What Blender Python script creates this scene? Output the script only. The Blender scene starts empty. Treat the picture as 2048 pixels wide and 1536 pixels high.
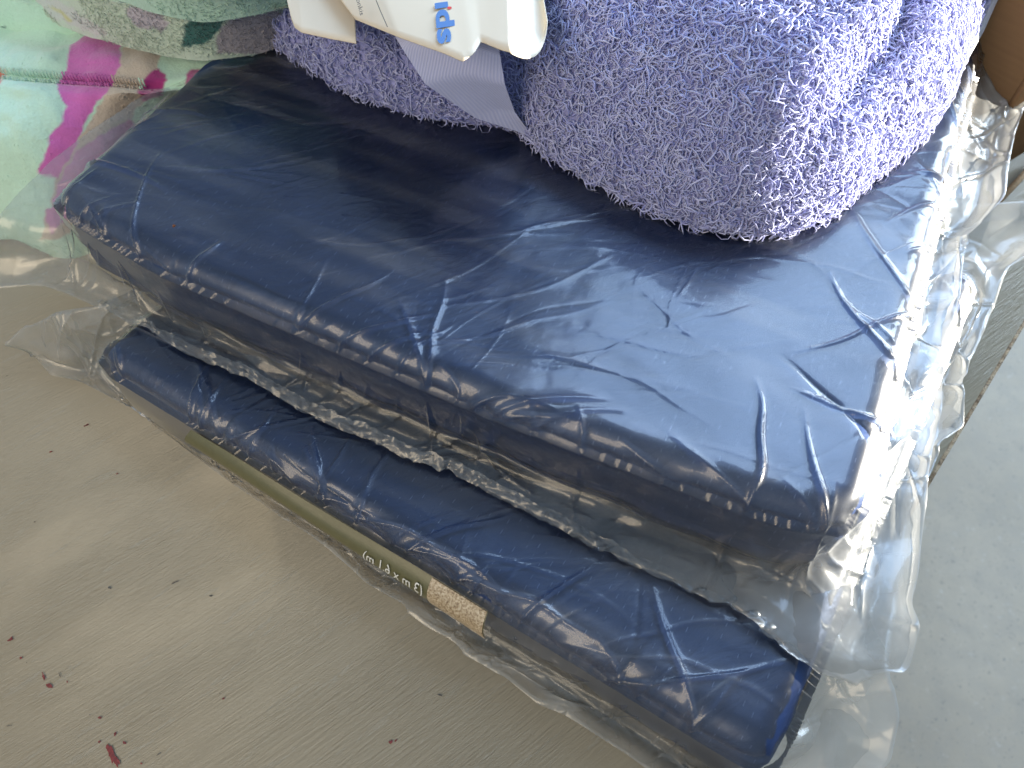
import bpy, math, random
import numpy as np
from mathutils import Vector, Matrix

rng = np.random.default_rng(11)
random.seed(11)
SC = bpy.context.scene
COL = SC.collection

# ------------------------------------------------------------------ camera
CAM_H, PITCH, FPX = 0.374, math.radians(56), 1479.0
cam = bpy.data.cameras.new('camera')
cam.sensor_width = 36.0
cam.lens = 36.0 * FPX / 2048.0
cam.clip_start, cam.clip_end = 0.01, 50.0
cam_ob = bpy.data.objects.new('camera', cam)
COL.objects.link(cam_ob)
cam.dof.use_dof = True; cam.dof.focus_distance = 0.37; cam.dof.aperture_fstop = 11.0
cam_ob.location = (0, 0, CAM_H)
cam_ob.rotation_euler = (math.pi / 2 - PITCH, 0, 0)
SC.camera = cam_ob

# ------------------------------------------------------------------ light
world = bpy.data.worlds.new('World')
SC.world = world
world.use_nodes = True
bg = world.node_tree.nodes['Background']
bg.inputs[0].default_value = (0.62, 0.80, 1.0, 1)
bg.inputs[1].default_value = 0.25

def lamp(name, kind, loc, aim, energy, color, size=None, size_y=None, angle=None):
    l = bpy.data.lights.new(name, kind)
    l.energy, l.color = energy, color
    if kind == 'AREA':
        l.shape = 'RECTANGLE'; l.size = size; l.size_y = size_y
    if angle is not None:
        l.angle = angle
    o = bpy.data.objects.new(name, l)
    COL.objects.link(o)
    o.location = loc
    o.rotation_euler = (Vector(aim) - Vector(loc)).to_track_quat('-Z', 'Y').to_euler()
    return o

# low sun through the open door on the right, sky light of the door, soft room light
beam = lamp('sun_beam', 'SPOT', (3.4, 0.22, 0.36), (0.38, 0.36, 0.132), 1250, (1.0, 0.93, 0.80))
beam.data.spot_size = math.radians(13); beam.data.spot_blend = 0.35; beam.data.shadow_soft_size = 0.012
beam.scale = (1.0, 0.32, 1.0)
lamp('door_light', 'AREA', (2.2, 2.4, 1.15), (0.1, 0.2, 0), 92, (0.68, 0.84, 1.0), 2.6, 1.3)
lamp('room_light', 'AREA', (-1.5, -1.35, 1.35), (-0.1, 0.15, 0), 15, (1.0, 0.82, 0.58), 1.7, 1.1)
lamp('sheen_fill', 'AREA', (1.15, 1.75, 2.2), (0.15, 0.2, 0), 36, (0.46, 0.67, 1.0), 1.9, 1.5)  # added lamp with no known source, gives the tarp its blue sheen

vs = SC.view_settings
vs.view_transform = 'Standard'
vs.look = 'None'
vs.gamma = 1.0
vs.exposure = 0.95
SC.cycles.use_denoising = True
SC.cycles.transparent_max_bounces = 40
SC.cycles.use_adaptive_sampling = True
SC.cycles.adaptive_threshold = 0.03
SC.cycles.max_bounces = 7
SC.cycles.glossy_bounces = 3
SC.cycles.diffuse_bounces = 3
SC.cycles.caustics_reflective = False
SC.cycles.caustics_refractive = False
SC.cycles.sample_clamp_indirect = 6

# ------------------------------------------------------------------ helpers
FWD = np.array([0, math.cos(PITCH), -math.sin(PITCH)])
UPV = np.array([0, math.sin(PITCH), math.cos(PITCH)])

def at(px, py, z):
    """point of the place seen at a pixel of the photograph, at height z"""
    d = FWD * FPX + np.array([1.0, 0, 0]) * (px - 1024) + UPV * (768 - py)
    return np.array([0, 0, CAM_H]) + d * (z - CAM_H) / d[2]

def ats(pts, z=None):
    return np.array([at(p[0], p[1], p[2] if z is None else z) for p in pts])

def tag(o, label=None, cat=None, group=None, kind=None):
    if label: o['label'] = label
    if cat: o['category'] = cat
    if group: o['group'] = group
    if kind: o['kind'] = kind
    return o

def empty(name, loc=(0, 0, 0)):
    o = bpy.data.objects.new(name, None)
    o.empty_display_size = 0.02
    COL.objects.link(o)
    o.location = loc
    return o

def obj(name, me, mat=None, parent=None, smooth=True):
    o = bpy.data.objects.new(name, me)
    COL.objects.link(o)
    if mat: me.materials.append(mat)
    if smooth:
        me.polygons.foreach_set('use_smooth', np.ones(len(me.polygons), dtype=bool))
    if parent:
        o.parent = parent
        o.matrix_parent_inverse = Matrix.Translation(-Vector(parent.location))
    return o

def mesh_quads(name, V, F):
    """fast mesh from numpy vertices and an (n,4) or (n,3) face array"""
    V = np.ascontiguousarray(V, dtype=np.float32).reshape(-1, 3)
    F = np.ascontiguousarray(F, dtype=np.int32)
    me = bpy.data.meshes.new(name)
    k = F.shape[1]
    me.vertices.add(len(V)); me.vertices.foreach_set('co', V.ravel())
    me.loops.add(F.size); me.loops.foreach_set('vertex_index', F.ravel())
    me.polygons.add(len(F))
    me.polygons.foreach_set('loop_start', np.arange(0, F.size, k, dtype=np.int32))
    me.polygons.foreach_set('loop_total', np.full(len(F), k, dtype=np.int32))
    me.update(calc_edges=True)
    return me

def grid_faces(nu, nv, wrap_u=False):
    i = np.arange(nu if wrap_u else nu - 1)
    j = np.arange(nv - 1)
    I, J = np.meshgrid(i, j, indexing='ij')
    I2 = (I + 1) % nu
    return np.stack([I * nv + J, I2 * nv + J, I2 * nv + J + 1, I * nv + J + 1], -1).reshape(-1, 4)

def set_uv(me, uv):
    li = np.zeros(len(me.loops), dtype=np.int32)
    me.loops.foreach_get('vertex_index', li)
    l = me.uv_layers.new(name='UVMap')
    l.data.foreach_set('uv', np.ascontiguousarray(uv[li], dtype=np.float32).ravel())

def set_col(me, col, name='print'):
    a = me.color_attributes.new(name, 'FLOAT_COLOR', 'POINT')
    c = np.ones((len(me.vertices), 4), dtype=np.float32); c[:, :3] = col
    a.data.foreach_set('color', c.ravel())

def vnoise(P, scale, seed=0):
    """smooth value noise in 3D, about -1..1"""
    q = np.asarray(P, float) * scale + seed * 17.31
    i = np.floor(q).astype(np.int64); f = q - i
    f = f * f * f * (f * (f * 6 - 15) + 10)
    def h(a, b, c):
        n = (a * 374761393 + b * 668265263 + c * 2147483647 + seed * 1274126177) & 0xffffffff
        n = ((n ^ (n >> 13)) * 1274126177) & 0xffffffff
        n = n ^ (n >> 16)
        return (n & 0xffff) / 32767.5 - 1
    x, y, z = i[..., 0], i[..., 1], i[..., 2]
    fx, fy, fz = f[..., 0], f[..., 1], f[..., 2]
    r = 0
    for dx in (0, 1):
        for dy in (0, 1):
            for dz in (0, 1):
                w = (fx if dx else 1 - fx) * (fy if dy else 1 - fy) * (fz if dz else 1 - fz)
                r = r + w * h(x + dx, y + dy, z + dz)
    return r

def fbm(P, scale, seed=0, oct=3):
    r, a = 0, 1.0
    for k in range(oct):
        r = r + a * vnoise(P, scale * 2 ** k, seed + k); a *= 0.5
    return r

def P3(x, y, z=0.0):
    return np.stack([x, y, np.broadcast_to(z, np.shape(x))], -1)

def resample(poly, n, closed=False):
    poly = np.asarray(poly, float)
    if closed: poly = np.vstack([poly, poly[:1]])
    d = np.r_[0, np.cumsum(np.linalg.norm(np.diff(poly, axis=0), axis=1))]
    t = np.linspace(0, d[-1], n, endpoint=not closed)
    return np.stack([np.interp(t, d, poly[:, k]) for k in range(poly.shape[1])], -1)

def smooth_poly(poly, it, closed=False):
    p = np.array(poly, float)
    for _ in range(it):
        if closed:
            p = 0.5 * p + 0.25 * (np.roll(p, 1, 0) + np.roll(p, -1, 0))
        else:
            q = p.copy(); q[1:-1] = 0.5 * p[1:-1] + 0.25 * (p[2:] + p[:-2]); p = q
    return p

def sdf_poly(X, Y, poly):
    """signed distance, positive inside"""
    d2 = np.full(X.shape, 1e9); inside = np.zeros(X.shape, bool)
    n = len(poly)
    for k in range(n):
        a, b = poly[k][:2], poly[(k + 1) % n][:2]
        e = b - a
        t = np.clip(((X - a[0]) * e[0] + (Y - a[1]) * e[1]) / max(e @ e, 1e-15), 0, 1)
        d2 = np.minimum(d2, (X - a[0] - t * e[0]) ** 2 + (Y - a[1] - t * e[1]) ** 2)
        c = ((a[1] > Y) != (b[1] > Y))
        with np.errstate(divide='ignore', invalid='ignore'):
            xi = a[0] + (Y - a[1]) * e[0] / (e[1] if e[1] != 0 else 1e-12)
        inside ^= c & (X < xi)
    d = np.sqrt(d2)
    return np.where(inside, d, -d)

# ------------------------------------------------------------------ materials
def new_mat(name):
    m = bpy.data.materials.new(name); m.use_nodes = True
    nt = m.node_tree; nt.nodes.clear()
    out = nt.nodes.new('ShaderNodeOutputMaterial')
    return m, nt, out

def N(nt, typ, **kw):
    n = nt.nodes.new('ShaderNode' + typ)
    for k, v in kw.items():
        if k.startswith('i_'):
            key = k[2:]
            n.inputs[int(key) if key.isdigit() else key.replace('_', ' ')].default_value = v
        else:
            setattr(n, k, v)
    return n

def L(nt, a, b): nt.links.new(a, b)

def ramp(nt, src, stops, interp='LINEAR'):
    r = N(nt, 'ValToRGB'); r.color_ramp.interpolation = interp
    el = r.color_ramp.elements
    while len(el) < len(stops): el.new(0.5)
    for e, (p, c) in zip(el, stops):
        e.position = p
        e.color = (*c, 1) if not np.isscalar(c) else (c, c, c, 1)
    L(nt, src, r.inputs[0])
    return r

def coords(nt, scale=(1, 1, 1), rot=(0, 0, 0), uv=False):
    tc = N(nt, 'TexCoord'); mp = N(nt, 'Mapping')
    mp.vector_type = 'TEXTURE'
    mp.inputs['Scale'].default_value = tuple(1.0 / v for v in scale); mp.inputs['Rotation'].default_value = rot
    L(nt, tc.outputs['UV' if uv else 'Object'], mp.inputs[0])
    return mp.outputs[0]

def mix_col(nt, fac, a, b, blend='MIX'):
    m = N(nt, 'Mix', data_type='RGBA', blend_type=blend)
    for s, v in ((m.inputs[0], fac), (m.inputs[6], a), (m.inputs[7], b)):
        if hasattr(v, 'is_linked'): L(nt, v, s)
        elif np.isscalar(v): s.default_value = v
        else: s.default_value = (*v, 1)
    return m.outputs[2]

def math_n(nt, op, a, b=None):
    m = N(nt, 'Math', operation=op)
    for s, v in ((m.inputs[0], a), (m.inputs[1], b)):
        if v is None: continue
        if hasattr(v, 'is_linked'): L(nt, v, s)
        else: s.default_value = v
    return m.outputs[0]

def noise(nt, vec, scale, detail=4, rough=0.55, dist=0.0):
    n = N(nt, 'TexNoise', i_Scale=scale, i_Detail=detail, i_Roughness=rough, i_Distortion=dist)
    L(nt, vec, n.inputs['Vector'])
    return n.outputs['Fac']

def bump(nt, h, strength, dist, prev=None):
    b = N(nt, 'Bump', i_Strength=strength, i_Distance=dist)
    L(nt, h, b.inputs['Height'])
    if prev is not None: L(nt, prev, b.inputs['Normal'])
    return b.outputs[0]

def principled(nt, out, color, rough=0.5, normal=None, **kw):
    p = N(nt, 'BsdfPrincipled')
    if hasattr(color, 'is_linked'): L(nt, color, p.inputs['Base Color'])
    else: p.inputs['Base Color'].default_value = (*color, 1)
    if hasattr(rough, 'is_linked'): L(nt, rough, p.inputs['Roughness'])
    else: p.inputs['Roughness'].default_value = rough
    if normal is not None: L(nt, normal, p.inputs['Normal'])
    for k, v in kw.items():
        p.inputs[k.replace('_', ' ')].default_value = v
    L(nt, p.outputs[0], out.inputs[0])
    return p

def mat_paint():
    """grey-beige gloss paint over plywood, brush and grain ridges running across"""
    m, nt, out = new_mat('painted_plywood')
    rz = math.radians(36)
    fine = noise(nt, coords(nt, (16, 230, 16), (0, 0, rz)), 3.0, 5, 0.68)
    big = noise(nt, coords(nt, (7, 60, 7), (0, 0, rz + 0.05)), 3.0, 6, 0.68, 0.15)
    crack = ramp(nt, big, [(0.60, 0.0), (0.625, 1.0), (0.645, 0.25), (0.70, 0.0)])
    speck = noise(nt, coords(nt, (1, 1, 1)), 700, 3, 0.6)
    patch = noise(nt, coords(nt, (1, 1, 1)), 9, 4, 0.6)
    area = ramp(nt, noise(nt, coords(nt, (2, 5, 2), (0, 0, rz)), 3.4, 3, 0.55), [(0.36, 0.2), (0.56, 1.0)])
    col = mix_col(nt, patch, (0.315, 0.265, 0.182), (0.375, 0.325, 0.235))
    dirt_n = noise(nt, coords(nt, (30, 90, 30), (0, 0, math.radians(-48))), 2.2, 7, 0.7, 0.6)
    col = mix_col(nt, ramp(nt, dirt_n, [(0.70, 0.0), (0.78, 0.5)]).outputs[0], col, (0.12, 0.11, 0.095))
    stain = noise(nt, coords(nt, (3, 9, 3), (0, 0, rz)), 5, 5, 0.65)
    col = mix_col(nt, ramp(nt, stain, [(0.60, 0.0), (0.80, 0.15)]).outputs[0], col, (0.24, 0.17, 0.11))
    col = mix_col(nt, math_n(nt, 'MULTIPLY', crack.outputs[0], 0.30), col, (0.52, 0.49, 0.42))
    h = math_n(nt, 'ADD', math_n(nt, 'MULTIPLY', math_n(nt, 'MULTIPLY', fine, area.outputs[0]), 1.25),
               math_n(nt, 'MULTIPLY', crack.outputs[0], 0.10))
    nrm = bump(nt, h, 1.0, 0.0007)
    nrm = bump(nt, speck, 0.20, 0.0004, nrm)
    r = ramp(nt, patch, [(0.3, 0.30), (0.7, 0.42)])
    principled(nt, out, col, r.outputs[0], nrm)
    return m

def mat_ply_edge():
    m, nt, out = new_mat('plywood_edge')
    n = noise(nt, coords(nt, (30, 30, 260)), 3, 5, 0.6)
    c = ramp(nt, n, [(0.35, (0.16, 0.10, 0.05)), (0.5, (0.42, 0.31, 0.19)), (0.65, (0.55, 0.44, 0.30))])
    g = noise(nt, coords(nt, (1, 1, 1)), 320, 4, 0.7)
    col = mix_col(nt, ramp(nt, g, [(0.5, 0.0), (0.62, 0.8)]).outputs[0], c.outputs[0], (0.12, 0.08, 0.05))
    principled(nt, out, col, 0.8, bump(nt, g, 0.8, 0.002))
    return m

def mat_concrete():
    m, nt, out = new_mat('concrete')
    a = noise(nt, coords(nt), 3.2, 7, 0.62)
    b = noise(nt, coords(nt), 34, 6, 0.65)
    c = noise(nt, coords(nt), 210, 3, 0.6)
    col = ramp(nt, a, [(0.3, (0.255, 0.222, 0.172)), (0.7, (0.315, 0.278, 0.22))]).outputs[0]
    col = mix_col(nt, ramp(nt, b, [(0.36, 0.35), (0.60, 0.0)]).outputs[0], col, (0.22, 0.205, 0.178))
    col = mix_col(nt, ramp(nt, c, [(0.30, 0.8), (0.38, 0.0)]).outputs[0], col, (0.13, 0.125, 0.115))
    d = noise(nt, coords(nt), 75, 5, 0.75)
    col = mix_col(nt, ramp(nt, d, [(0.60, 0.0), (0.70, 0.45)]).outputs[0], col, (0.42, 0.40, 0.36))
    col = mix_col(nt, ramp(nt, noise(nt, coords(nt), 11, 6, 0.7), [(0.52, 0.0), (0.72, 0.5)]).outputs[0], col, (0.20, 0.185, 0.155))
    h = math_n(nt, 'ADD', b, math_n(nt, 'MULTIPLY', c, 0.5))
    principled(nt, out, col, 0.75, bump(nt, h, 0.12, 0.003))
    return m

def mat_tarp():
    """navy woven polyethylene: tape weave relief and faint pale ticks, UV in metres"""
    m, nt, out = new_mat('navy_tarp')
    uv = coords(nt, (1, 1, 1), uv=True)
    sep = N(nt, 'SeparateXYZ'); L(nt, uv, sep.inputs[0])
    us = math_n(nt, 'MULTIPLY', sep.outputs[0], 1 / 0.0046); vs_ = math_n(nt, 'MULTIPLY', sep.outputs[1], 1 / 0.0060)
    vs_ = math_n(nt, 'ADD', vs_, math_n(nt, 'MULTIPLY', math_n(nt, 'FLOOR', us), 0.37))
    tick = math_n(nt, 'MULTIPLY', math_n(nt, 'LESS_THAN', math_n(nt, 'FRACT', us), 0.085), math_n(nt, 'LESS_THAN', math_n(nt, 'FRACT', vs_), 0.42))
    n1 = noise(nt, coords(nt), 26, 5, 0.6)
    col = mix_col(nt, n1, (0.008, 0.023, 0.080), (0.014, 0.035, 0.115))
    tick = math_n(nt, 'MULTIPLY', tick, ramp(nt, noise(nt, coords(nt), 160, 2, 0.6), [(0.48, 0.0), (0.58, 0.6)]).outputs[0])
    col = mix_col(nt, tick, col, (0.16, 0.22, 0.40))
    wr = noise(nt, coords(nt, (14, 40, 14), (0, 0, 0.5)), 2.2, 4, 0.55, 0.7)
    nrm = bump(nt, wr, 0.22, 0.005)
    p = principled(nt, out, col, 0.50, nrm, Specular_IOR_Level=1.0)
    p.inputs['Specular Tint'].default_value = (0.42, 0.58, 1.0, 1)
    return m

def mat_film(name='clear_film'):
    """thin clear polyethylene: surface reflection of two skins, milkiness, plus painted sun glare and crease glints, from the haze attribute"""
    m, nt, out = new_mat(name)
    fr = N(nt, 'Fresnel', i_IOR=1.5)
    fac = math_n(nt, 'MINIMUM', math_n(nt, 'MULTIPLY', fr.outputs[0], 1.8), 0.9)
    tr = N(nt, 'BsdfTransparent'); tr.inputs[0].default_value = (0.965, 0.97, 0.965, 1)
    g1 = N(nt, 'BsdfGlossy', i_Roughness=0.11); g2 = N(nt, 'BsdfGlossy', i_Roughness=0.34)
    gm = N(nt, 'MixShader', i_0=0.6); L(nt, g1.outputs[0], gm.inputs[1]); L(nt, g2.outputs[0], gm.inputs[2])
    df = N(nt, 'BsdfDiffuse'); df.inputs[0].default_value = (0.88, 0.88, 0.85, 1)
    tl = N(nt, 'BsdfTranslucent'); tl.inputs[0].default_value = (0.88, 0.88, 0.85, 1)
    dm = N(nt, 'MixShader', i_0=0.5); L(nt, df.outputs[0], dm.inputs[1]); L(nt, tl.outputs[0], dm.inputs[2])
    at_ = N(nt, 'Attribute', attribute_name='haze')
    m1 = N(nt, 'MixShader'); L(nt, at_.outputs['Fac'], m1.inputs[0]); L(nt, tr.outputs[0], m1.inputs[1]); L(nt, dm.outputs[0], m1.inputs[2])
    m2 = N(nt, 'MixShader'); L(nt, fac, m2.inputs[0]); L(nt, m1.outputs[0], m2.inputs[1]); L(nt, gm.outputs[0], m2.inputs[2])
    L(nt, m2.outputs[0], out.inputs[0])
    return m

def mat_attr(name, rough=0.9, sheen=0.4, nscale=900, nstr=0.5, ndist=0.0012, attr='print', var=0.10):
    m, nt, out = new_mat(name)
    a = N(nt, 'Attribute', attribute_name=attr)
    n = noise(nt, coords(nt), nscale, 4, 0.65)
    f = ramp(nt, n, [(0.3, 1 - var * 2), (0.7, 1 + var)])
    col = mix_col(nt, 1.0, a.outputs['Color'], f.outputs[0], 'MULTIPLY')
    lump = noise(nt, coords(nt), nscale * 0.16, 3, 0.6)
    nrm = bump(nt, lump, 0.4, ndist * 2.5)
    nrm = bump(nt, n, nstr, ndist, nrm)
    p = principled(nt, out, col, rough, nrm)
    p.inputs['Sheen Weight'].default_value = sheen
    p.inputs['Sheen Roughness'].default_value = 0.5
    return m

def mat_plain(name, color, rough=0.6, nscale=None, nstr=0.2, ndist=0.0005, var=0.0, **kw):
    m, nt, out = new_mat(name)
    nrm = None; col = color
    if nscale:
        n = noise(nt, coords(nt), nscale, 4, 0.6)
        nrm = bump(nt, n, nstr, ndist)
        if var:
            col = mix_col(nt, ramp(nt, n, [(0.3, 0.0), (0.7, 1.0)]).outputs[0],
                          tuple(c * (1 - var) for c in color), tuple(min(1, c * (1 + var)) for c in color))
    principled(nt, out, col, rough, nrm, **kw)
    return m

def mat_ribbon():
    m, nt, out = new_mat('lavender_woven_tape')
    w = N(nt, 'TexWave', wave_type='BANDS', bands_direction='Y', i_Scale=420.0, i_Distortion=0.4)
    L(nt, coords(nt, (1, 1, 1), (0, 0, 0.35)), w.inputs['Vector'])
    col = mix_col(nt, w.outputs['Fac'], (0.52, 0.55, 0.82), (0.62, 0.64, 0.88))
    p = principled(nt, out, col, 0.6, bump(nt, w.outputs['Fac'], 0.3, 0.0004))
    p.inputs['Sheen Weight'].default_value = 0.3
    return m

def mat_mulch():
    m, nt, out = new_mat('printed_wood_chip_photo')
    n = noise(nt, coords(nt, (1, 1, 1)), 900, 5, 0.7)
    c = ramp(nt, n, [(0.34, (0.13, 0.085, 0.045)), (0.44, (0.34, 0.24, 0.14)), (0.54, (0.52, 0.41, 0.27)), (0.7, (0.66, 0.57, 0.42))])
    principled(nt, out, c.outputs[0], 0.4)
    return m

def mat_cardboard():
    m, nt, out = new_mat('cardboard')
    n = noise(nt, coords(nt, (4, 4, 60)), 6, 5, 0.6)
    c = mix_col(nt, n, (0.20, 0.105, 0.042), (0.27, 0.15, 0.066))
    principled(nt, out, c, 0.85, bump(nt, n, 0.2, 0.001))
    return m

M_PAINT, M_PLY, M_CONC, M_TARP = mat_paint(), mat_ply_edge(), mat_concrete(), mat_tarp()
M_FILM = mat_film()
M_CARD = mat_cardboard()

# ------------------------------------------------------------------ setting: floor, table
def slab(name, quad, z0, z1, mat, parent=None, smooth=False):
    q = np.array(quad)[:, :2]
    V = np.vstack([np.c_[q, np.full(4, z0)], np.c_[q, np.full(4, z1)]])
    F = np.array([[3, 2, 1, 0], [4, 5, 6, 7], [0, 1, 5, 4], [1, 2, 6, 5], [2, 3, 7, 6], [3, 0, 4, 7]])
    return obj(name, mesh_quads(name, V, F), mat, parent, smooth)

FLOOR_Z = -0.74
fl = mesh_quads('concrete_floor', np.array([[-4, -3, FLOOR_Z], [5, -3, FLOOR_Z], [5, 6, FLOOR_Z], [-4, 6, FLOOR_Z]]), np.array([[0, 1, 2, 3]]))
tag(obj('concrete_floor', fl, M_CONC, smooth=False), kind='structure')

E0, E1 = at(2048, 640, 0), at(1510, 1536, 0)      # two points on the right edge of the table top
ed = (E0 - E1)[:2]; ed /= np.linalg.norm(ed)
en = np.array([ed[1], -ed[0]])                     # outward from the table
if en[0] < 0: en = -en
A = E1[:2] - ed * 0.42; B = E1[:2] + ed * 1.15
C = B - en * 0.95; D = A - en * 0.95
table = tag(empty('painted_table', (*((A + C) / 2), FLOOR_Z)), 'grey-beige painted plywood table under the bagged tarps', 'table')
slab('table_top', [A, B, C, D], -0.0165, 0.0, M_PAINT, table)
w = 0.0022
slab('plywood_edge', [A + en * w, B + en * w, B + en * 0.0001, A + en * 0.0001], -0.0175, -0.0012, M_PLY, table)
for cx, cy in ((A, 1), (B, 1), (C, 1), (D, 1)):
    c = cx + (((A + C) / 2) - cx) * 0.14
    q = [c + ed * s * 0.025 + en * t * 0.025 for s, t in ((-1, -1), (1, -1), (1, 1), (-1, 1))]
    slab('leg', q, FLOOR_Z, -0.0168, M_PAINT, table)

# red paint chips and dark nicks in the table paint
M_RED = mat_plain('red_paint', (0.20, 0.03, 0.022), 0.6, 700, 0.5, 0.0006, 0.4)
M_NICK = mat_plain('dark_nick', (0.11, 0.092, 0.07), 0.8)
def fleck(px, py, ln, wd, ang, mat, name):
    c = at(px, py, 0)[:2]
    n = 14
    t = np.linspace(0, 2 * np.pi, n, endpoint=False)
    rr = 1 + 0.45 * np.array([random.uniform(-1, 1) for _ in range(n)])
    x, y = np.cos(t) * ln * rr, np.sin(t) * wd * rr
    ca, sa = math.cos(ang), math.sin(ang)
    X, Y = c[0] + x * ca - y * sa, c[1] + x * sa + y * ca
    V = np.vstack([np.c_[X, Y, np.full(n, 0.00035)], [[c[0], c[1], 0.0005]]])
    F = np.array([[k, (k + 1) % n, n] for k in range(n)])
    obj(name, mesh_quads(name, V, F), mat, table, False)
for px, py, ln, wd, ang in ((222, 1506, .0062, .0018, -1.0), (232, 1523, .0040, .0014, -.9), (100, 1372, .0024, .0010, -.6), (88, 1354, .0030, .0006, -.9),
                            (22, 1279, .0017, .0014, .8), (42, 1316, .0010, .0007, 0), (200, 1436, .0012, .0008, -.4), (231, 1468, .0009, .0010, 0),
                            (199, 1484, .0008, .0006, .3), (250, 1486, .0013, .0008, -.5), (448, 1397, .0010, .0006, .2), (173, 851, .0020, .0007, .5),
                            (782, 1484, .0012, .0008, .3), (792, 1481, .0009, .0005, .9), (135, 1364, .0008, .0004, -.9), (102, 904, .0012, .0005, .2),
                            (235, 948, .0010, .0005, .5), (283, 1527, .0008, .0005, -.9)):
    fleck(px, py, ln * 0.7, wd * 0.75, ang, M_RED, 'red_paint_fleck')
for px, py, ln, wd, ang in ((70, 1044, .0012, .0006, .2), (54, 1325, .0007, .0004, -.5), (120, 1350, .0034, .00035, -.9), (180, 1430, .0006, .0005, 0),
                            (18, 1452, .0030, .0004, .15), (440, 1387, .0006, .0005, 0), (318, 1508, .0022, .0005, .7), (220, 1176, .0022, .0012, -.4), (422, 1192, .0014, .0012, 0),
                            (15, 752, .0014, .0005, .4), (880, 1390, .0030, .0008, -.3), (1000, 1300, .0006, .0005, 0), (350, 1165, .0040, .0009, .4)):
    fleck(px, py, ln * 0.45, wd * 0.42, ang, M_NICK, 'dark_nick')

# ------------------------------------------------------------------ folded tarps (navy blocks)
Z_LOW, Z_UP0, Z_UP = 0.050, 0.0515, 0.104

def block_outline(corners, z, rcorner, n=260):
    """closed outline of a folded tarp from four corner pixels, corners rounded"""
    q = ats(corners, z)[:, :2]
    p = resample(q, n, closed=True)
    per = np.linalg.norm(np.roll(p, -1, 0) - p, axis=1).sum()
    it = int((rcorner / (per / n)) ** 2 * 0.9) + 1
    return smooth_poly(p, it, closed=True)

UP_C = [(112, 424), (1704, 1076), (1968, 60), (560, 30)]
LOW_C = [(194, 728), (1540, 1556), (1950, 560), (700, 330)]
OUT_UP = block_outline([UP_C[0], (330, 556), (1000, 846), (1560, 1056)] + UP_C[1:], Z_UP - 0.014, 0.010)
OUT_LOW = block_outline(LOW_C, Z_LOW - 0.012, 0.011)

GX, GY = np.linspace(-0.50, 0.62, 1121), np.linspace(-0.16, 0.74, 901)
GXX, GYY = np.meshgrid(GX, GY, indexing='ij')

def rounded_height(d, zt, r, z0):
    dd = np.clip(d, 0, r)
    h = zt - r + np.sqrt(np.maximum(r * r - (r - dd) ** 2, 0))
    return np.where(d > 0, h, z0)

def top_shape(x, y, seed):
    p = P3(x, y, seed * 3.7)
    return 0.0009 * fbm(p, 14, seed, 3)

SD_UP, SD_LOW = sdf_poly(GXX, GYY, OUT_UP[::3]), sdf_poly(GXX, GYY, OUT_LOW[::3])
H_UP = rounded_height(SD_UP, Z_UP, 0.0115, -1) + np.where(SD_UP > 0, top_shape(GXX, GYY, 3), 0)
H_LOW = rounded_height(SD_LOW, Z_LOW, 0.013, -1) + np.where(SD_LOW > 0, top_shape(GXX, GYY, 5), 0)
tab = ((GXX - E1[0]) * en[0] + (GYY - E1[1]) * en[1]) < 0
H_TAB = np.where(tab, 0.0, -0.06)

def hsample(Hf, x, y):
    u = np.clip((x - GX[0]) / (GX[1] - GX[0]), 0, len(GX) - 1.001)
    v = np.clip((y - GY[0]) / (GY[1] - GY[0]), 0, len(GY) - 1.001)
    i, j = u.astype(int), v.astype(int); f, g = u - i, v - j
    return (Hf[i, j] * (1 - f) * (1 - g) + Hf[i + 1, j] * f * (1 - g) + Hf[i, j + 1] * (1 - f) * g + Hf[i + 1, j + 1] * f * g)

def tarp_block(name, outline, z0, zt, r, seed, parent, u_dir):
    """folded tarp: outline rings up the side, over the rounded edge and in to the middle of the top"""
    n = len(outline)
    c = outline.mean(0)
    nx = np.roll(outline, -1, 0) - np.roll(outline, 1, 0)
    nrm = np.stack([nx[:, 1], -nx[:, 0]], -1); nrm /= np.linalg.norm(nrm, axis=1)[:, None]
    if ((outline - c) * nrm).sum() < 0: nrm = -nrm
    rings = []
    hh = zt - z0
    for t in np.linspace(0, 1, 12):                     # side, slightly bulging, scored by the fold layers
        z = z0 + (hh - r) * t
        ins = 0.0025 * (1 - math.sin(math.pi * (0.3 + 0.5 * t))) + 0.0006 * math.sin(t * 26)
        rings.append((outline - nrm * ins, z))
    first = outline - nrm * 0.0012
    for s in np.r_[np.linspace(0.004, 0.16, 22), np.linspace(0.16, 1, 30)[1:]]:
        p = first * (1 - s) + c * s
        d = np.maximum(sdf_poly(p[:, 0], p[:, 1], first[::3]), 0)
        rings.append((p, rounded_height(d + 1e-5, zt, r, z0)))
    V = []
    for k, (p, z) in enumerate(rings):
        q = P3(p[:, 0], p[:, 1], z)
        if k < 21:                                       # lumps and pleats in the folded edge
            wv = 0.0012 * fbm(q * np.array([1, 1, 2.2]), 45, seed, 3)
            q[:, :2] += nrm * wv[:, None]
        if k >= 12:
            wgt = min(1, (k - 11) / 14)
            q[:, 2] += top_shape(q[:, 0], q[:, 1], seed) * wgt + 0.0003 * fbm(q, 50, seed + 9, 2) * wgt
        V.append(q)
    V = np.array(V)                                      # ring, n, 3
    m = len(rings)
    V2 = V.transpose(1, 0, 2).reshape(-1, 3)
    me = mesh_quads(name, V2, grid_faces(n, m, wrap_u=True))
    ud = np.array(u_dir) / np.linalg.norm(u_dir); vd = np.array([-ud[1], ud[0]])
    rel = V2[:, :2] - c
    uv = np.c_[rel @ ud, rel @ vd + V2[:, 2] * 0.8]
    set_uv(me, uv)
    return obj(name, me, M_TARP, parent)

def dir_of(c, z):
    q = ats(c, z); return (q[1] - q[0])[:2]

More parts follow.
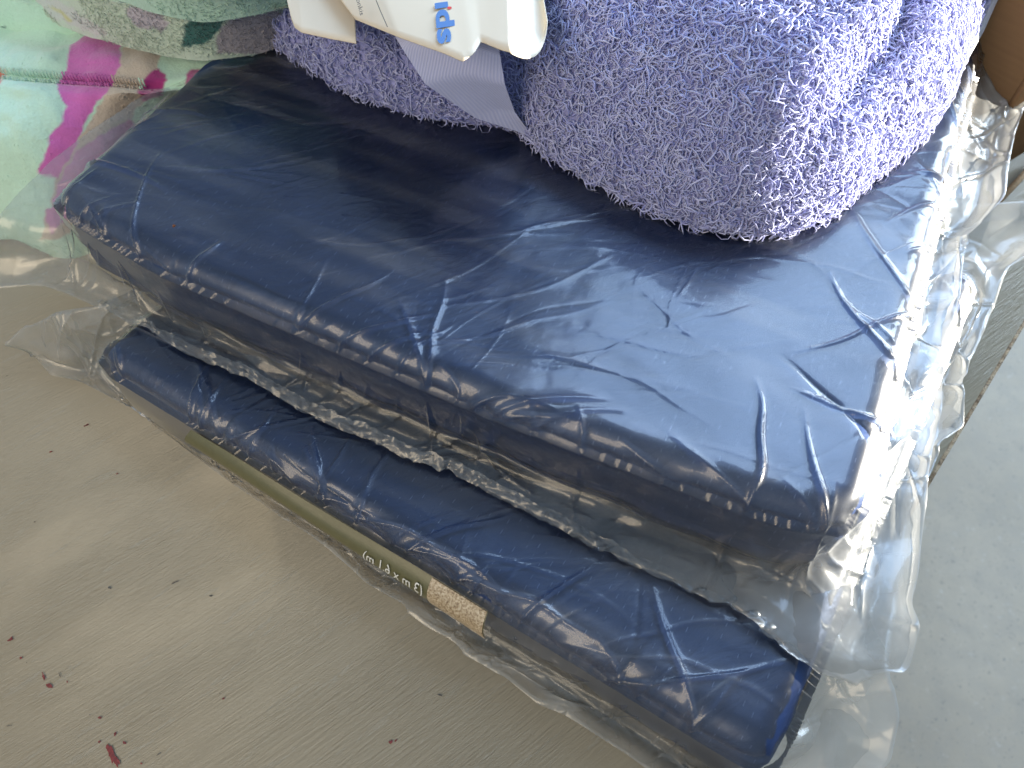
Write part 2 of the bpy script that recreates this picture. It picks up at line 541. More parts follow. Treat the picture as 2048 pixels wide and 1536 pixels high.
pk_low = tag(empty('bagged_tarp', (*OUT_LOW.mean(0), 0)), 'navy folded tarp in clear bag with printed card, lying directly on the table', 'tarp', 'bagged navy tarps')
pk_up = tag(empty('bagged_tarp', (*OUT_UP.mean(0), Z_UP0)), 'navy folded tarp in clear bag, on top of the other and under the purple blanket', 'tarp', 'bagged navy tarps')
tarp_block('folded_tarp', OUT_LOW, 0.0015, Z_LOW, 0.013, 5, pk_low, dir_of(LOW_C, Z_LOW))
tarp_block('folded_tarp', OUT_UP, Z_UP0 + 0.001, Z_UP, 0.0115, 3, pk_up, dir_of(UP_C, Z_UP))

# loose fold edges on the right end of the lower tarp
ql = ats(LOW_C, Z_LOW)
rd = (ql[2] - ql[1])[:2]; rd /= np.linalg.norm(rd); ro = np.array([rd[1], -rd[0]])
for k, (off, zz, s0, s1) in enumerate(((-0.018, 0.0440, 0.018, 0.22), (-0.010, 0.036, 0.014, 0.22), (-0.006, 0.025, 0.014, 0.21), (-0.006, 0.013, 0.014, 0.2))):
    nu, nv = 60, 14
    s = np.linspace(s0, s1, nu)[:, None]; t = np.linspace(0, 1, nv)[None, :]
    ph = t * math.pi - math.pi / 2
    xx = -0.016 * (1 - np.clip(t * 3, 0, 1)) - 0.016 * (1 - np.clip((1 - t) * 3, 0, 1))
    base = ql[1][:2]
    wob = 0.0016 * vnoise(P3(s + 0 * t, 0 * s + t * 0.3, k * 1.3), 60, k)
    X = base[0] + rd[0] * s + ro[0] * (off + xx + np.cos(ph) * 0.003 + wob)
    Y = base[1] + rd[1] * s + ro[1] * (off + xx + np.cos(ph) * 0.003 + wob)
    Z = zz + np.sin(ph) * 0.0028 + 0 * s - 0.004 * np.clip((off + xx + 0.02) / 0.02, 0, 1) * 0
    V = np.stack([X, Y, Z + 0.4 * wob], -1).reshape(-1, 3)
    me = mesh_quads('fold_edge', V, grid_faces(nu, nv))
    set_uv(me, np.full((nu * nv, 2), 0.003))
    obj('fold_edge', me, M_TARP, pk_low)

# ------------------------------------------------------------------ printed card on the front of the lower tarp
def front_strip(px_top, px_bot, n, lift):
    a = resample(ats(px_top), n); b = resample(ats(px_bot), n)
    return a, b
M_OLIVE = mat_plain('olive_card', (0.13, 0.122, 0.055), 0.35, 300, 0.1, 0.0003, 0.08)
M_MULCH = mat_mulch()
M_WHITE = mat_plain('white_print', (0.80, 0.79, 0.74), 0.4)
M_PALE = mat_plain('pale_card_edge', (0.52, 0.50, 0.40), 0.5)

# the card bends over the lower half of the front face, sloping out to the table
def on_front(s, t, lift=0.0):
    """s metres along the front edge from the left corner, t 0 (crest) .. 1 (table)"""
    a = CARD_A + (CARD_B - CARD_A) * s[..., None]
    b = CARD_C + (CARD_D - CARD_C) * s[..., None]
    p = a * (1 - t[..., None]) + b * t[..., None]
    bul = np.sin(np.pi * t) * 0.0035 + lift
    fo = np.array([rd[0] * -1, rd[1] * -1, 0.55]); fo /= np.linalg.norm(fo)
    return p + bul[..., None] * fo
CARD_A, CARD_B = at(385, 860, 0.038), at(978, 1220, 0.038)
CARD_C, CARD_D = at(380, 886, 0.022), at(974, 1276, 0.022)
def card_piece(name, s0, s1, mat, lift, parent, t0=0.0, t1=1.0):
    nu, nv = 50, 14
    s, t = np.meshgrid(np.linspace(s0, s1, nu), np.linspace(t0, t1, nv), indexing='ij')
    wav = 0.0012 * np.sin(s * 9.0 + 0.6) * (1 - t)
    V = on_front(s, t, lift) + np.stack([0 * s, 0 * s, wav], -1)
    return obj(name, mesh_quads(name, V.reshape(-1, 3), grid_faces(nu, nv)), mat, parent)
card = card_piece('printed_card', 0.0, 1.0, M_OLIVE, 0.0006, pk_low)
card_piece('wood_chip_photo', 0.835, 0.998, M_MULCH, 0.0011, card, 0.015)

def text_mesh(body, size, bold=0.0):
    c = bpy.data.curves.new('text', 'FONT'); c.body = body; c.size = size; c.offset = bold
    c.align_x = 'CENTER'; c.align_y = 'CENTER'; c.resolution_u = 6
    o = bpy.data.objects.new('text', c); COL.objects.link(o)
    dg = bpy.context.evaluated_depsgraph_get()
    me = bpy.data.meshes.new_from_object(o.evaluated_get(dg))
    bpy.data.objects.remove(o); bpy.data.curves.remove(c)
    return me

me = text_mesh('(3 m x 6.1 m)', 1.0)
co = np.zeros(len(me.vertices) * 3, dtype=np.float32); me.vertices.foreach_get('co', co); co = co.reshape(-1, 3)
xmin, xmax = co[:, 0].min(), co[:, 0].max()
sv = 0.822 - (co[:, 0] - xmin) / (xmax - xmin) * 0.185        # reads from right to left, upside down
tv = 0.50 - co[:, 1] * 0.50
wav = 0.0012 * np.sin(sv * 9.0 + 0.6) * (1 - tv)
V = on_front(sv, tv, 0.0016); V[:, 2] += wav
me.vertices.foreach_set('co', V.astype(np.float32).ravel()); me.update()
obj('size_lettering', me, M_WHITE, card, False)

# ------------------------------------------------------------------ clear bags: film laid over the blocks and settled
def settle(X, pin, slack_u, slack_v, Hf, steps, ceil=None, grav=-0.00002, eps=0.0011, smooth_k=0.015, rest_X=None, floor_normal=True):
    """position-based settling of a grid of film over a height field"""
    R = X if rest_X is None else rest_X
    lu = np.linalg.norm(R[1:] - R[:-1], axis=-1) * (1 + slack_u[1:])
    lv = np.linalg.norm(R[:, 1:] - R[:, :-1], axis=-1) * (1 + slack_v[:, 1:])
    sm = 0.5 * (slack_u[1:, 1:] + slack_v[1:, 1:])
    ld1 = np.linalg.norm(R[1:, 1:] - R[:-1, :-1], axis=-1) * (1 + sm)
    ld2 = np.linalg.norm(R[1:, :-1] - R[:-1, 1:], axis=-1) * (1 + sm)
    W = np.where(pin, 0.0, 1.0)
    def solve(a, b, l, wa, wb, k):
        d = b - a
        n = np.sqrt((d * d).sum(-1)) + 1e-12
        ws = wa + wb
        c = np.where(ws > 0, k * (n - l) / n / np.maximum(ws, 1e-6), 0)[..., None] * d
        a += wa[..., None] * c
        b -= wb[..., None] * c
    gy, gx = np.gradient(Hf, GY[1] - GY[0], axis=1), np.gradient(Hf, GX[1] - GX[0], axis=0)
    gx = np.clip(gx, -3, 3); gy = np.clip(gy, -3, 3)
    Vv = np.zeros_like(X)
    nu, nv = X.shape[:2]
    for st in range(steps):
        P = X.copy()
        Vv *= 0.90
        Vv[..., 2] += grav
        X = X + Vv * W[..., None]
        for it in range(3):
            for o in (0, 1):
                m = (nu - 1 - o + 1) // 2
                ia, ib = slice(o, o + 2 * m - 1, 2), slice(o + 1, o + 2 * m, 2)
                solve(X[ia], X[ib], lu[o::2][:m], W[ia], W[ib], 1.0)
                m2 = (nv - 1 - o + 1) // 2
                ja, jb = slice(o, o + 2 * m2 - 1, 2), slice(o + 1, o + 2 * m2, 2)
                solve(X[:, ja], X[:, jb], lv[:, o::2][:, :m2], W[:, ja], W[:, jb], 1.0)
            for o in (0, 1):
                m = (nu - 1 - o + 1) // 2
                ia, ib = slice(o, o + 2 * m - 1, 2), slice(o + 1, o + 2 * m, 2)
                solve(X[ia, :-1], X[ib, 1:], ld1[o::2][:m], W[ia, :-1], W[ib, 1:], 0.45)
                solve(X[ia, 1:], X[ib, :-1], ld2[o::2][:m], W[ia, 1:], W[ib, :-1], 0.45)
        if smooth_k:
            avg = X.copy()
            avg[1:-1, 1:-1] = 0.25 * (X[2:, 1:-1] + X[:-2, 1:-1] + X[1:-1, 2:] + X[1:-1, :-2])
            X = X + smooth_k * (avg - X) * W[..., None]
        h = hsample(Hf, X[..., 0], X[..., 1]) + eps
        pen = h - X[..., 2]
        if (pen > 0).any():
            a, b = hsample(gx, X[..., 0], X[..., 1]), hsample(gy, X[..., 0], X[..., 1])
            k = 1 / (1 + a * a + b * b)
            push = np.where(pen > 0, pen, 0) * k * W
            X[..., 0] -= push * a; X[..., 1] -= push * b; X[..., 2] += push
        if ceil is not None:
            c = hsample(ceil, X[..., 0], X[..., 1])
            X[..., 2] = np.where((W > 0) & (X[..., 2] > c), c, X[..., 2])
        Vv = (X - P)
        sp = np.linalg.norm(Vv, axis=-1, keepdims=True)
        Vv *= np.minimum(1, 0.0015 / np.maximum(sp, 1e-9))
    return X

def film_sheet(front, back, left, right, nu, nv, Hf, seed, slack_top, slack_free, top_mask, steps, ceil=None, amp=0.003, lift_over=True):
    """Coons patch between four border polylines (px,py,z lists already in metres), dropped on the height field"""
    f, b = resample(front, nu), resample(back, nu)
    l, r = resample(left, nv), resample(right, nv)
    u = np.linspace(0, 1, nu)[:, None, None]; v = np.linspace(0, 1, nv)[None, :, None]
    X = (1 - v) * f[:, None] + v * b[:, None] + (1 - u) * l[None] + u * r[None] \
        - ((1 - u) * (1 - v) * f[0] + u * (1 - v) * f[-1] + (1 - u) * v * b[0] + u * v * b[-1])
    # even spacing over the relief: reparametrise each line across by its length
    if lift_over:
        fine = 4 * nv
        tv = np.linspace(0, 1, fine)
        Y = np.empty_like(X)
        for i in range(nu):
            ln = np.stack([np.interp(tv, np.linspace(0, 1, nv), X[i, :, k]) for k in range(3)], -1)
            hz = hsample(Hf, ln[:, 0], ln[:, 1]) + 0.0014
            z = np.maximum(ln[:, 2], hz)
            # film bridges hollows: relax upward
            for _ in range(60):
                z[1:-1] = np.maximum(z[1:-1], 0.5 * (z[2:] + z[:-2]) - 0.00002)
            ln[:, 2] = z
            Y[i] = resample(ln, nv)
        X = Y
    ontop = top_mask(X[..., 0], X[..., 1])
    nz = fbm(X * np.array([1, 1, 1]), 40, seed, 3)
    s = np.where(ontop, slack_top, slack_free) * (1 + 0.9 * vnoise(X, 30, seed + 4))
    su = s * (1 + 0.6 * vnoise(X, 18, seed + 7)); sv = s * (1 + 0.6 * vnoise(X, 18, seed + 8))
    pin = np.zeros((nu, nv), bool)
    pin[0] = pin[-1] = True; pin[:, 0] = pin[:, -1] = True
    R = X.copy()
    X = X.copy(); X[1:-1, 1:-1, 2] += np.where(ontop, 0.15, 1.0)[1:-1, 1:-1] * amp * np.abs(nz[1:-1, 1:-1])
    X = settle(X, pin, su, sv, Hf, steps, ceil, rest_X=R)
    return X

def jag(poly, n, amp, seed, fr=60):
    """cut film edge: straight runs with small kinks"""
    r = np.random.default_rng(seed)
    p = resample(poly, n)
    ln = np.linalg.norm(np.diff(p, axis=0), axis=1).sum()
    m = max(6, int(ln / 0.014))
    t = np.sort(np.r_[0, r.random(m), 1])
    q = p.copy(); u = np.linspace(0, 1, n)
    for k in range(3):
        q[:, k] += (np.interp(u, t, r.normal(size=m + 2)) if k < 2 else np.abs(np.interp(u, t, r.normal(size=m + 2)))) * amp * 0.8
    q[0], q[-1] = p[0], p[-1]
    return q

def upsample(X, f):
    """smooth refinement of a grid by f (Catmull-Rom each way)"""
    def one(A):
        n = A.shape[0]
        t = np.linspace(0, n - 1, (n - 1) * f + 1); i = np.minimum(t.astype(int), n - 2); u = (t - i)
        u = u.reshape((-1,) + (1,) * (A.ndim - 1))
        a, b, c, d = A[np.maximum(i - 1, 0)], A[i], A[i + 1], A[np.minimum(i + 2, n - 1)]
        return 0.5 * (2 * b + (c - a) * u + (2 * a - 5 * b + 4 * c - d) * u ** 2 + (3 * b - a - 3 * c + d) * u ** 3)
    return np.swapaxes(one(np.swapaxes(one(X), 0, 1)), 0, 1)

def normals(X):
    n = np.cross(np.gradient(X, axis=0), np.gradient(X, axis=1))
    return n / (np.linalg.norm(n, axis=-1, keepdims=True) + 1e-12)

def creases(X, spots, seed, amp, length, width):
    """sharp folded lines pressed into film: (xy centre, angle) list -> height field"""
    r = np.random.default_rng(seed)
    h = np.zeros(X.shape[0] * X.shape[1]); fx, fy = X[..., 0].ravel(), X[..., 1].ravel()
    order = np.argsort(fx); sx = fx[order]
    for (cx, cy, ang) in spots:
        ln = length * r.uniform(0.35, 1.6); wd = width * r.uniform(0.7, 1.6); a_ = amp * r.uniform(0.3, 1.2) * r.choice([1, 1, 1, 1, -0.6])
        k1, k2 = r.uniform(-6, 6), r.uniform(60, 200)
        i = order[np.searchsorted(sx, cx - ln):np.searchsorted(sx, cx + ln)]
        i = i[np.abs(fy[i] - cy) < ln]
        dx, dy = fx[i] - cx, fy[i] - cy
        l = dx * math.cos(ang) + dy * math.sin(ang); q = -dx * math.sin(ang) + dy * math.cos(ang)
        q = q + k1 * l * l + 0.0007 * np.sin(l * k2)
        h[i] += a_ * np.exp(-np.abs(q) / wd) * np.clip(1 - (l / ln) ** 2, 0, 1)
    return h.reshape(X.shape[:2])

FU = dir_of(UP_C, Z_UP) / np.linalg.norm(dir_of(UP_C, Z_UP))

def edge_dist(X):
    def cum(A):
        d = np.linalg.norm(np.diff(A, axis=0), axis=-1)
        c = np.concatenate([np.zeros((1,) + d.shape[1:]), np.cumsum(d, 0)])
        return np.minimum(c, c[-1:] - c)
    return np.minimum(cum(X), np.swapaxes(cum(np.swapaxes(X, 0, 1)), 0, 1))

def relax(X, mask, n):
    X = X.copy()
    for _ in range(n):
        avg = X.copy()
        avg[1:-1, 1:-1] = 0.25 * (X[2:, 1:-1] + X[:-2, 1:-1] + X[1:-1, 2:] + X[1:-1, :-2])
        X = np.where(mask[..., None], 0.4 * X + 0.6 * avg, X)
    return X

def keep_out(X, SD, z0, zt, r_):
    """push film that sank into the side of a block back out of it"""
    gx, gy = np.gradient(SD, GX[1] - GX[0], axis=0), np.gradient(SD, GY[1] - GY[0], axis=1)
    for _ in range(2):
        d = hsample(SD, X[..., 0], X[..., 1])
        bad = (d > -0.0030) & (d < 0.03) & (X[..., 2] > z0 + 0.001) & (X[..., 2] < zt - r_ * 0.75)
        a, b = hsample(gx, X[..., 0], X[..., 1]), hsample(gy, X[..., 0], X[..., 1])
        n = np.sqrt(a * a + b * b) + 1e-9
        mv = np.where(bad, d + 0.0030, 0)
        X = X.copy(); X[..., 0] -= mv * a / n; X[..., 1] -= mv * b / n
    return X

def film_obj(name, X, parent, top_mask, seed, haze_top, haze_free, n_top=42, n_free=150, up=3, sd=None, sunlit_haze_right=None, wall=None, haze_left=None):
    m0 = sd(X[..., 0], X[..., 1]) > -0.006; m0[0] = m0[-1] = True; m0[:, 0] = m0[:, -1] = True
    X = relax(X, ~m0, 14)
    for _ in range(6):                                   # take out grid-scale zigzag
        Y = X.copy(); Y[1:-1, 1:-1] = 0.25 * X[:-2, 1:-1] + 0.5 * X[1:-1, 1:-1] + 0.25 * X[2:, 1:-1]; X = Y
    X = upsample(X, up)
    r = np.random.default_rng(seed)
    fl = X.reshape(-1, 3)
    ont = top_mask(X[..., 0], X[..., 1])
    it, jf = np.flatnonzero(ont), np.flatnonzero(~ont)
    def spots(idx, n, main, spread):
        k = r.choice(idx, n)
        return [(fl[i, 0], fl[i, 1], main + r.normal() * spread) for i in k]
    h = creases(X, spots(it, n_top, 0.2, 0.8), seed, 0.00032, 0.034, 0.0006) if n_top and len(it) else 0
    if n_free and len(jf):
        h = h + creases(X, spots(jf, n_free, 0.6, 1.2), seed + 1, 0.0020, 0.040, 0.0008)
    if n_top and len(it):
        hl = creases(X, spots(it, 190, 0.15, 0.40), seed + 2, 0.00028, 0.060, 0.0006)
        h = h + hl; glint_haze = np.clip(np.abs(hl) / 0.00022 - 0.25, 0, 1)  # crease highlights painted into the haze as whitish lines
    else:
        glint_haze = 0.0
    nr_ = normals(X)
    # crumpled facets: folded (triangular) waves with straight sharp creases, mostly running across the bag
    q0 = X[..., 0] * FU[0] + X[..., 1] * FU[1]; q1 = X[..., 1] * FU[0] - X[..., 0] * FU[1]
    fac = np.zeros(X.shape[:2])
    for k in range(7):
        a_ = r.normal() * (0.3 if k < 4 else 0.9); lam = r.uniform(0.018, 0.065)
        ph = (q0 * math.cos(a_) + q1 * math.sin(a_) + 0.004 * vnoise(X, r.uniform(8, 20), seed + k)) / lam
        tri = np.abs((ph + r.random()) % 1 - 0.5) * 2
        gate = np.clip(0.25 + 2.2 * vnoise(X, r.uniform(7, 16), seed + 20 + k), 0, 1)
        fac += tri * lam * 0.070 * gate
    sdv = sd(X[..., 0], X[..., 1])
    wf = np.clip((-0.001 - sdv) / 0.014, 0, 1); wf = wf * wf * (3 - 2 * wf)
    sq = np.clip(edge_dist(X) / 0.012, 0, 1)
    fine = fbm(X, 110, seed + 5, 2)
    e = np.ones(X.shape[:2]); e[0] = e[-1] = 0; e[:, 0] = e[:, -1] = 0
    X = X + nr_ * ((h + fac * (0.018 + 0.88 * wf) * (0.3 + 0.7 * sq) + fine * 0.00006 + (1 - wf) * 0.00022 * fbm(X, 24, seed + 31, 2)) * e)[..., None]
    if wall: X = keep_out(X, *wall)
    me = mesh_quads(name, X.reshape(-1, 3), grid_faces(*X.shape[:2]))
    uu = np.linspace(0, 1, X.shape[0])[:, None]
    free = haze_free + ((sunlit_haze_right or haze_free) - haze_free) * np.clip((uu - 0.76) / 0.12, 0, 1)  # right end made hazier to paint in the sunlit glare
    free = free + ((haze_left or haze_free) - haze_free) * np.clip((0.24 - uu) / 0.12, 0, 1)
    wh = np.clip((-0.001 - sdv) / 0.012, 0, 1)
    qs = np.stack([q1 * 95, q0 * 9, X[..., 2] * 4], -1) if True else X
    veil = np.clip(0.40 + 1.15 * fbm(qs, 1.0, seed + 41, 3) + 0.5 * vnoise(X, 16, seed + 44), 0.05, 2.8)
    hz = (haze_top * veil + 0.10 * glint_haze * veil + (free - haze_top) * wh).ravel() * (1 + 0.5 * fbm(X, 25, seed + 3, 3)).ravel()
    set_haze(me, np.clip(hz, 0.005, 0.5))
    return obj(name, me, M_FILM, parent)

def set_haze(me, v):
    a = me.attributes.new('haze', 'FLOAT', 'POINT')
    a.data.foreach_set('value', np.broadcast_to(v, len(me.vertices)).astype(np.float32).copy())

# ---- lower bag
lz = 0.004
LF = jag(ats([(10, 690, .020), (60, 702, .012), (105, 752, .008), (150, 760, .007), (195, 782, lz), (290, 832, lz), (360, 892, lz), (470, 972, lz), (600, 1062, lz),
              (700, 1132, lz), (870, 1262, lz), (1000, 1352, lz), (1160, 1452, lz), (1290, 1540, lz), (1430, 1640, lz), (1560, 1720, .0)]), 260, 0.0012, 21)
LB = ats([(470, 300, .03), (800, 330, .05), (1300, 360, .051), (1800, 420, .05), (2060, 400, .05)])
LLs = jag(ats([(10, 690, .020), (50, 655, .03), (110, 628, .045), (200, 615, .053), (300, 560, .053), (400, 420, .04), (470, 300, .03)]), 120, 0.0010, 22)
LR = jag(ats([(1560, 1720, .0), (1700, 1600, .0), (1782, 1530, .012), (1797, 1440, .022), (1775, 1352, .03), (1790, 1200, .026), (1830, 1010, .03), (1878, 905, .032), (1878, 886, .034),
              (1924, 852, .030), (1922, 790, .034), (1932, 738, .034), (1992, 620, .034), (2016, 536, .038), (2060, 510, .04), (2090, 450, .045), (2060, 400, .05)]), 160, 0.0010, 23, 80)
low_top = lambda x, y: hsample(SD_LOW, x, y) > 0.012
H_A = np.maximum(H_TAB, H_LOW)
CEIL_LOW = np.where(SD_UP > -0.004, Z_UP0 + 0.0012, 1.0)
XL = film_sheet(LF, LB, LLs, LR, 230, 170, H_A, 31, -0.003, 0.040, lambda x, y: hsample(SD_LOW, x, y) > -0.012, 85, CEIL_LOW, 0.006)
bag_low = film_obj('clear_bag', XL, pk_low, low_top, 33, 0.045, 0.24, 14, 150, sd=lambda x, y: hsample(SD_LOW, x, y), sunlit_haze_right=0.34, wall=(SD_LOW, 0.0, Z_LOW, 0.013))

# ---- upper bag
UF = jag(ats([(-40, 575, .050), (0, 580, .050), (60, 575, .052), (130, 587, .054), (220, 622, .055), (330, 680, .0545), (470, 745, .0545), (585, 815, .0545), (700, 868, .0545), (830, 915, .0545), (960, 968, .0545),
              (1080, 1030, .0545), (1200, 1095, .0545), (1330, 1150, .0545), (1450, 1212, .0545), (1570, 1300, .0545), (1640, 1345, .050), (1712, 1372, .046)]), 260, 0.0016, 41, 90)
UB = ats([(520, -120, .08), (900, -140, .10), (1400, -140, .104), (1800, -60, .10), (2010, 45, .095), (2120, 60, .085)])
UL = jag(ats([(-40, 575, .050), (-90, 500, .062), (-60, 460, .075), (0, 432, .085), (100, 322, .094), (180, 262, .098), (290, 192, .102), (400, 150, .104), (520, 92, .104), (560, -20, .10), (520, -120, .08)]), 130, 0.0010, 42)
UR = jag(ats([(1712, 1372, .046), (1825, 1332, .05), (1842, 1245, .056), (1822, 1195, .056), (1858, 1005, .060), (1872, 860, .062), (1892, 740, .064), (1917, 604, .066), (1932, 484, .068),
              (2000, 393, .070), (2020, 308, .073), (2050, 212, .076), (2120, 150, .08), (2120, 60, .085)]), 170, 0.0014, 43, 80)
up_top = lambda x, y: hsample(SD_UP, x, y) > 0.010
H_B = np.maximum(np.maximum(H_UP, np.where(SD_LOW > 0, H_LOW + 0.003, -1)), H_TAB + 0.002)
XU = film_sheet(UF, UB, UL, UR, 250, 190, H_B, 51, -0.003, 0.040, lambda x, y: hsample(SD_UP, x, y) > -0.012, 85, None, 0.006)
bag_up = film_obj('clear_bag', XU, pk_up, up_top, 55, 0.05, 0.055, haze_left=0.17, sd=lambda x, y: hsample(SD_UP, x, y), sunlit_haze_right=0.38, wall=(SD_UP, Z_UP0, Z_UP, 0.0115))  # front lip given little haze so it looks shaded

# under-sheets of the bags: the second layer seen in the empty ends
def under_sheet(Xtop, dz, Hf, zmax, sl, seed, mat, parent, hz=0.13):
    X = Xtop[::2, ::2].copy()
    nu, nv = X.shape[:2]
    bz = X[..., 2].copy()
    # flat lower skin spanning between the borders
    u = np.linspace(0, 1, nu)[:, None]; v = np.linspace(0, 1, nv)[None]
    flat = (1 - v) * bz[:, :1] + v * bz[:, -1:] + (1 - u) * bz[:1] + u * bz[-1:] - ((1 - u) * (1 - v) * bz[0, 0] + u * (1 - v) * bz[-1, 0] + (1 - u) * v * bz[0, -1] + u * v * bz[-1, -1])
    e = np.minimum(np.minimum(u, 1 - u), np.minimum(v, 1 - v)) * 8
    e = np.clip(e, 0, 1)
    X[..., 2] = np.minimum(np.where(True, flat, flat), zmax) * e + bz * (1 - e) * 1.0 - dz * e
    n = fbm(X, 45, seed, 3)
    X[..., 2] += np.abs(n) * sl * e
    inside = hsample(Hf, X[..., 0], X[..., 1]) > 0.002
    X[..., 2] = np.where(inside, np.minimum(X[..., 2], zmax), X[..., 2])
    return film_obj('bag_underside', X, parent, lambda x, y: hsample(Hf, x, y) > 0.004, seed, 0.01, hz, 0, 60, 1, sd=lambda x, y: hsample(Hf, x, y), sunlit_haze_right=0.22, haze_left=0.13)
under_sheet(XL, 0.003, SD_LOW, 0.0009, 0.007, 61, M_FILM, bag_low)
under_sheet(XU, 0.004, SD_UP, Z_UP0 + 0.0006, 0.009, 62, M_FILM, bag_up, 0.03)

# crinkled heat seam along the front lip of the upper bag
def seam_strip(border, i0, i1, inward, wd, seed, mat, parent, name='seam', n=420, m=9, amp=0.0019):
    p = resample(border[i0:i1], n); q = resample(inward[i0:i1], n)
    d = q - p; d /= np.linalg.norm(d, axis=1)[:, None]
    t = np.linspace(-0.25, 1, m)[None, :, None]
    V = p[:, None] + d[:, None] * t * wd
    cr = fbm(V * np.array([1, 1, 1]), 210, seed, 3)
    V[..., 2] += 0.0006 + np.abs(cr) * amp
    V[..., 0] += 0.0008 * fbm(V, 160, seed + 2, 2); V[..., 1] += 0.0008 * fbm(V, 160, seed + 3, 2)
    me = mesh_quads(name, V.reshape(-1, 3), grid_faces(n, m)); set_haze(me, 0.14)
    return obj(name, me, mat, parent)
seam_strip(XU[:, 0], 40, 238, XU[:, 8], 0.0052, 71, M_FILM, bag_up)

exec_later = []
# ------------------------------------------------------------------ lofty solids from outlines (towel lobes, fleece folds)
def pillow(name, outline_px, zbase_px, z0, height, r, parent, mat, seed, nx=150, ny=110, extra=None, power=2.0, skirt=0.004, out=None):
    """cushion shape over an outline on the plane z0; rises with a rounded edge of radius r"""
    o = ats(outline_px, zbase_px)[:, :2] if out is None else out
    o = smooth_poly(resample(o, 200, True), 3, True)
    c = o.mean(0)
    # ring mesh: outline rings shrinking by distance along inward direction to the centre
    m = 64
    s = np.linspace(0, 1, m) ** 1.5
    P = o[:, None] * (1 - s[None, :, None]) + c * s[None, :, None]
    d = sdf_poly(P[..., 0], P[..., 1], o); d[:, 0] = 0; d = np.maximum(d, 0)
    k = np.clip(d / r, 0, 1)
    h = height * (1 - (1 - k) ** power) ** (1 / power)
    Z = z0 + h
    X = np.stack([P[..., 0], P[..., 1], Z], -1)
    if extra is not None: X = extra(X, k)
    # foot ring tucked under
    foot = X[:, :1].copy(); foot[..., 2] = z0 - skirt; foot[..., :2] = foot[..., :2] * 0.985 + c * 0.015
    X = np.concatenate([foot, X], 1)
    nu, nv = X.shape[:2]
    me = mesh_quads(name, X.reshape(-1, 3), grid_faces(nu, nv, wrap_u=True))
    return obj(name, me, mat, parent), X

def tri_sample(X, n, seed, wrap=True, xr=(250, 2350), cols=None):
    r = np.random.default_rng(seed)
    nu, nv = X.shape[:2]
    F = grid_faces(nu, nv, wrap_u=wrap)
    Vf = X.reshape(-1, 3)
    T = np.vstack([F[:, [0, 1, 2]], F[:, [0, 2, 3]]])
    a, b, c = Vf[T[:, 0]], Vf[T[:, 1]], Vf[T[:, 2]]
    nn = np.cross(b - a, c - a); ar = np.linalg.norm(nn, axis=1)
    cen = (a + b + c) / 3
    rel = cen - np.array([0, 0, CAM_H])
    dep = rel @ FWD
    ix = 1024 + rel[:, 0] / dep * FPX; iy = 768 - (rel @ UPV) / dep * FPX
    vis = (dep > 0.02) & (iy > -330) & (ix > xr[0]) & (ix < xr[1])
    p = ar * vis; p = p / p.sum()
    k = r.choice(len(T), n, p=p)
    u, v = r.random(n), r.random(n); fl = u + v > 1; u[fl], v[fl] = 1 - u[fl], 1 - v[fl]
    pts = a[k] + (b - a)[k] * u[:, None] + (c - a)[k] * v[:, None]
    nr = nn[k] / (ar[k][:, None] + 1e-12)
    nr *= np.sign(nr[:, 2:3] + 1e-9)
    if cols is not None: return pts, nr, cols[T[k, 0]]
    return pts, nr

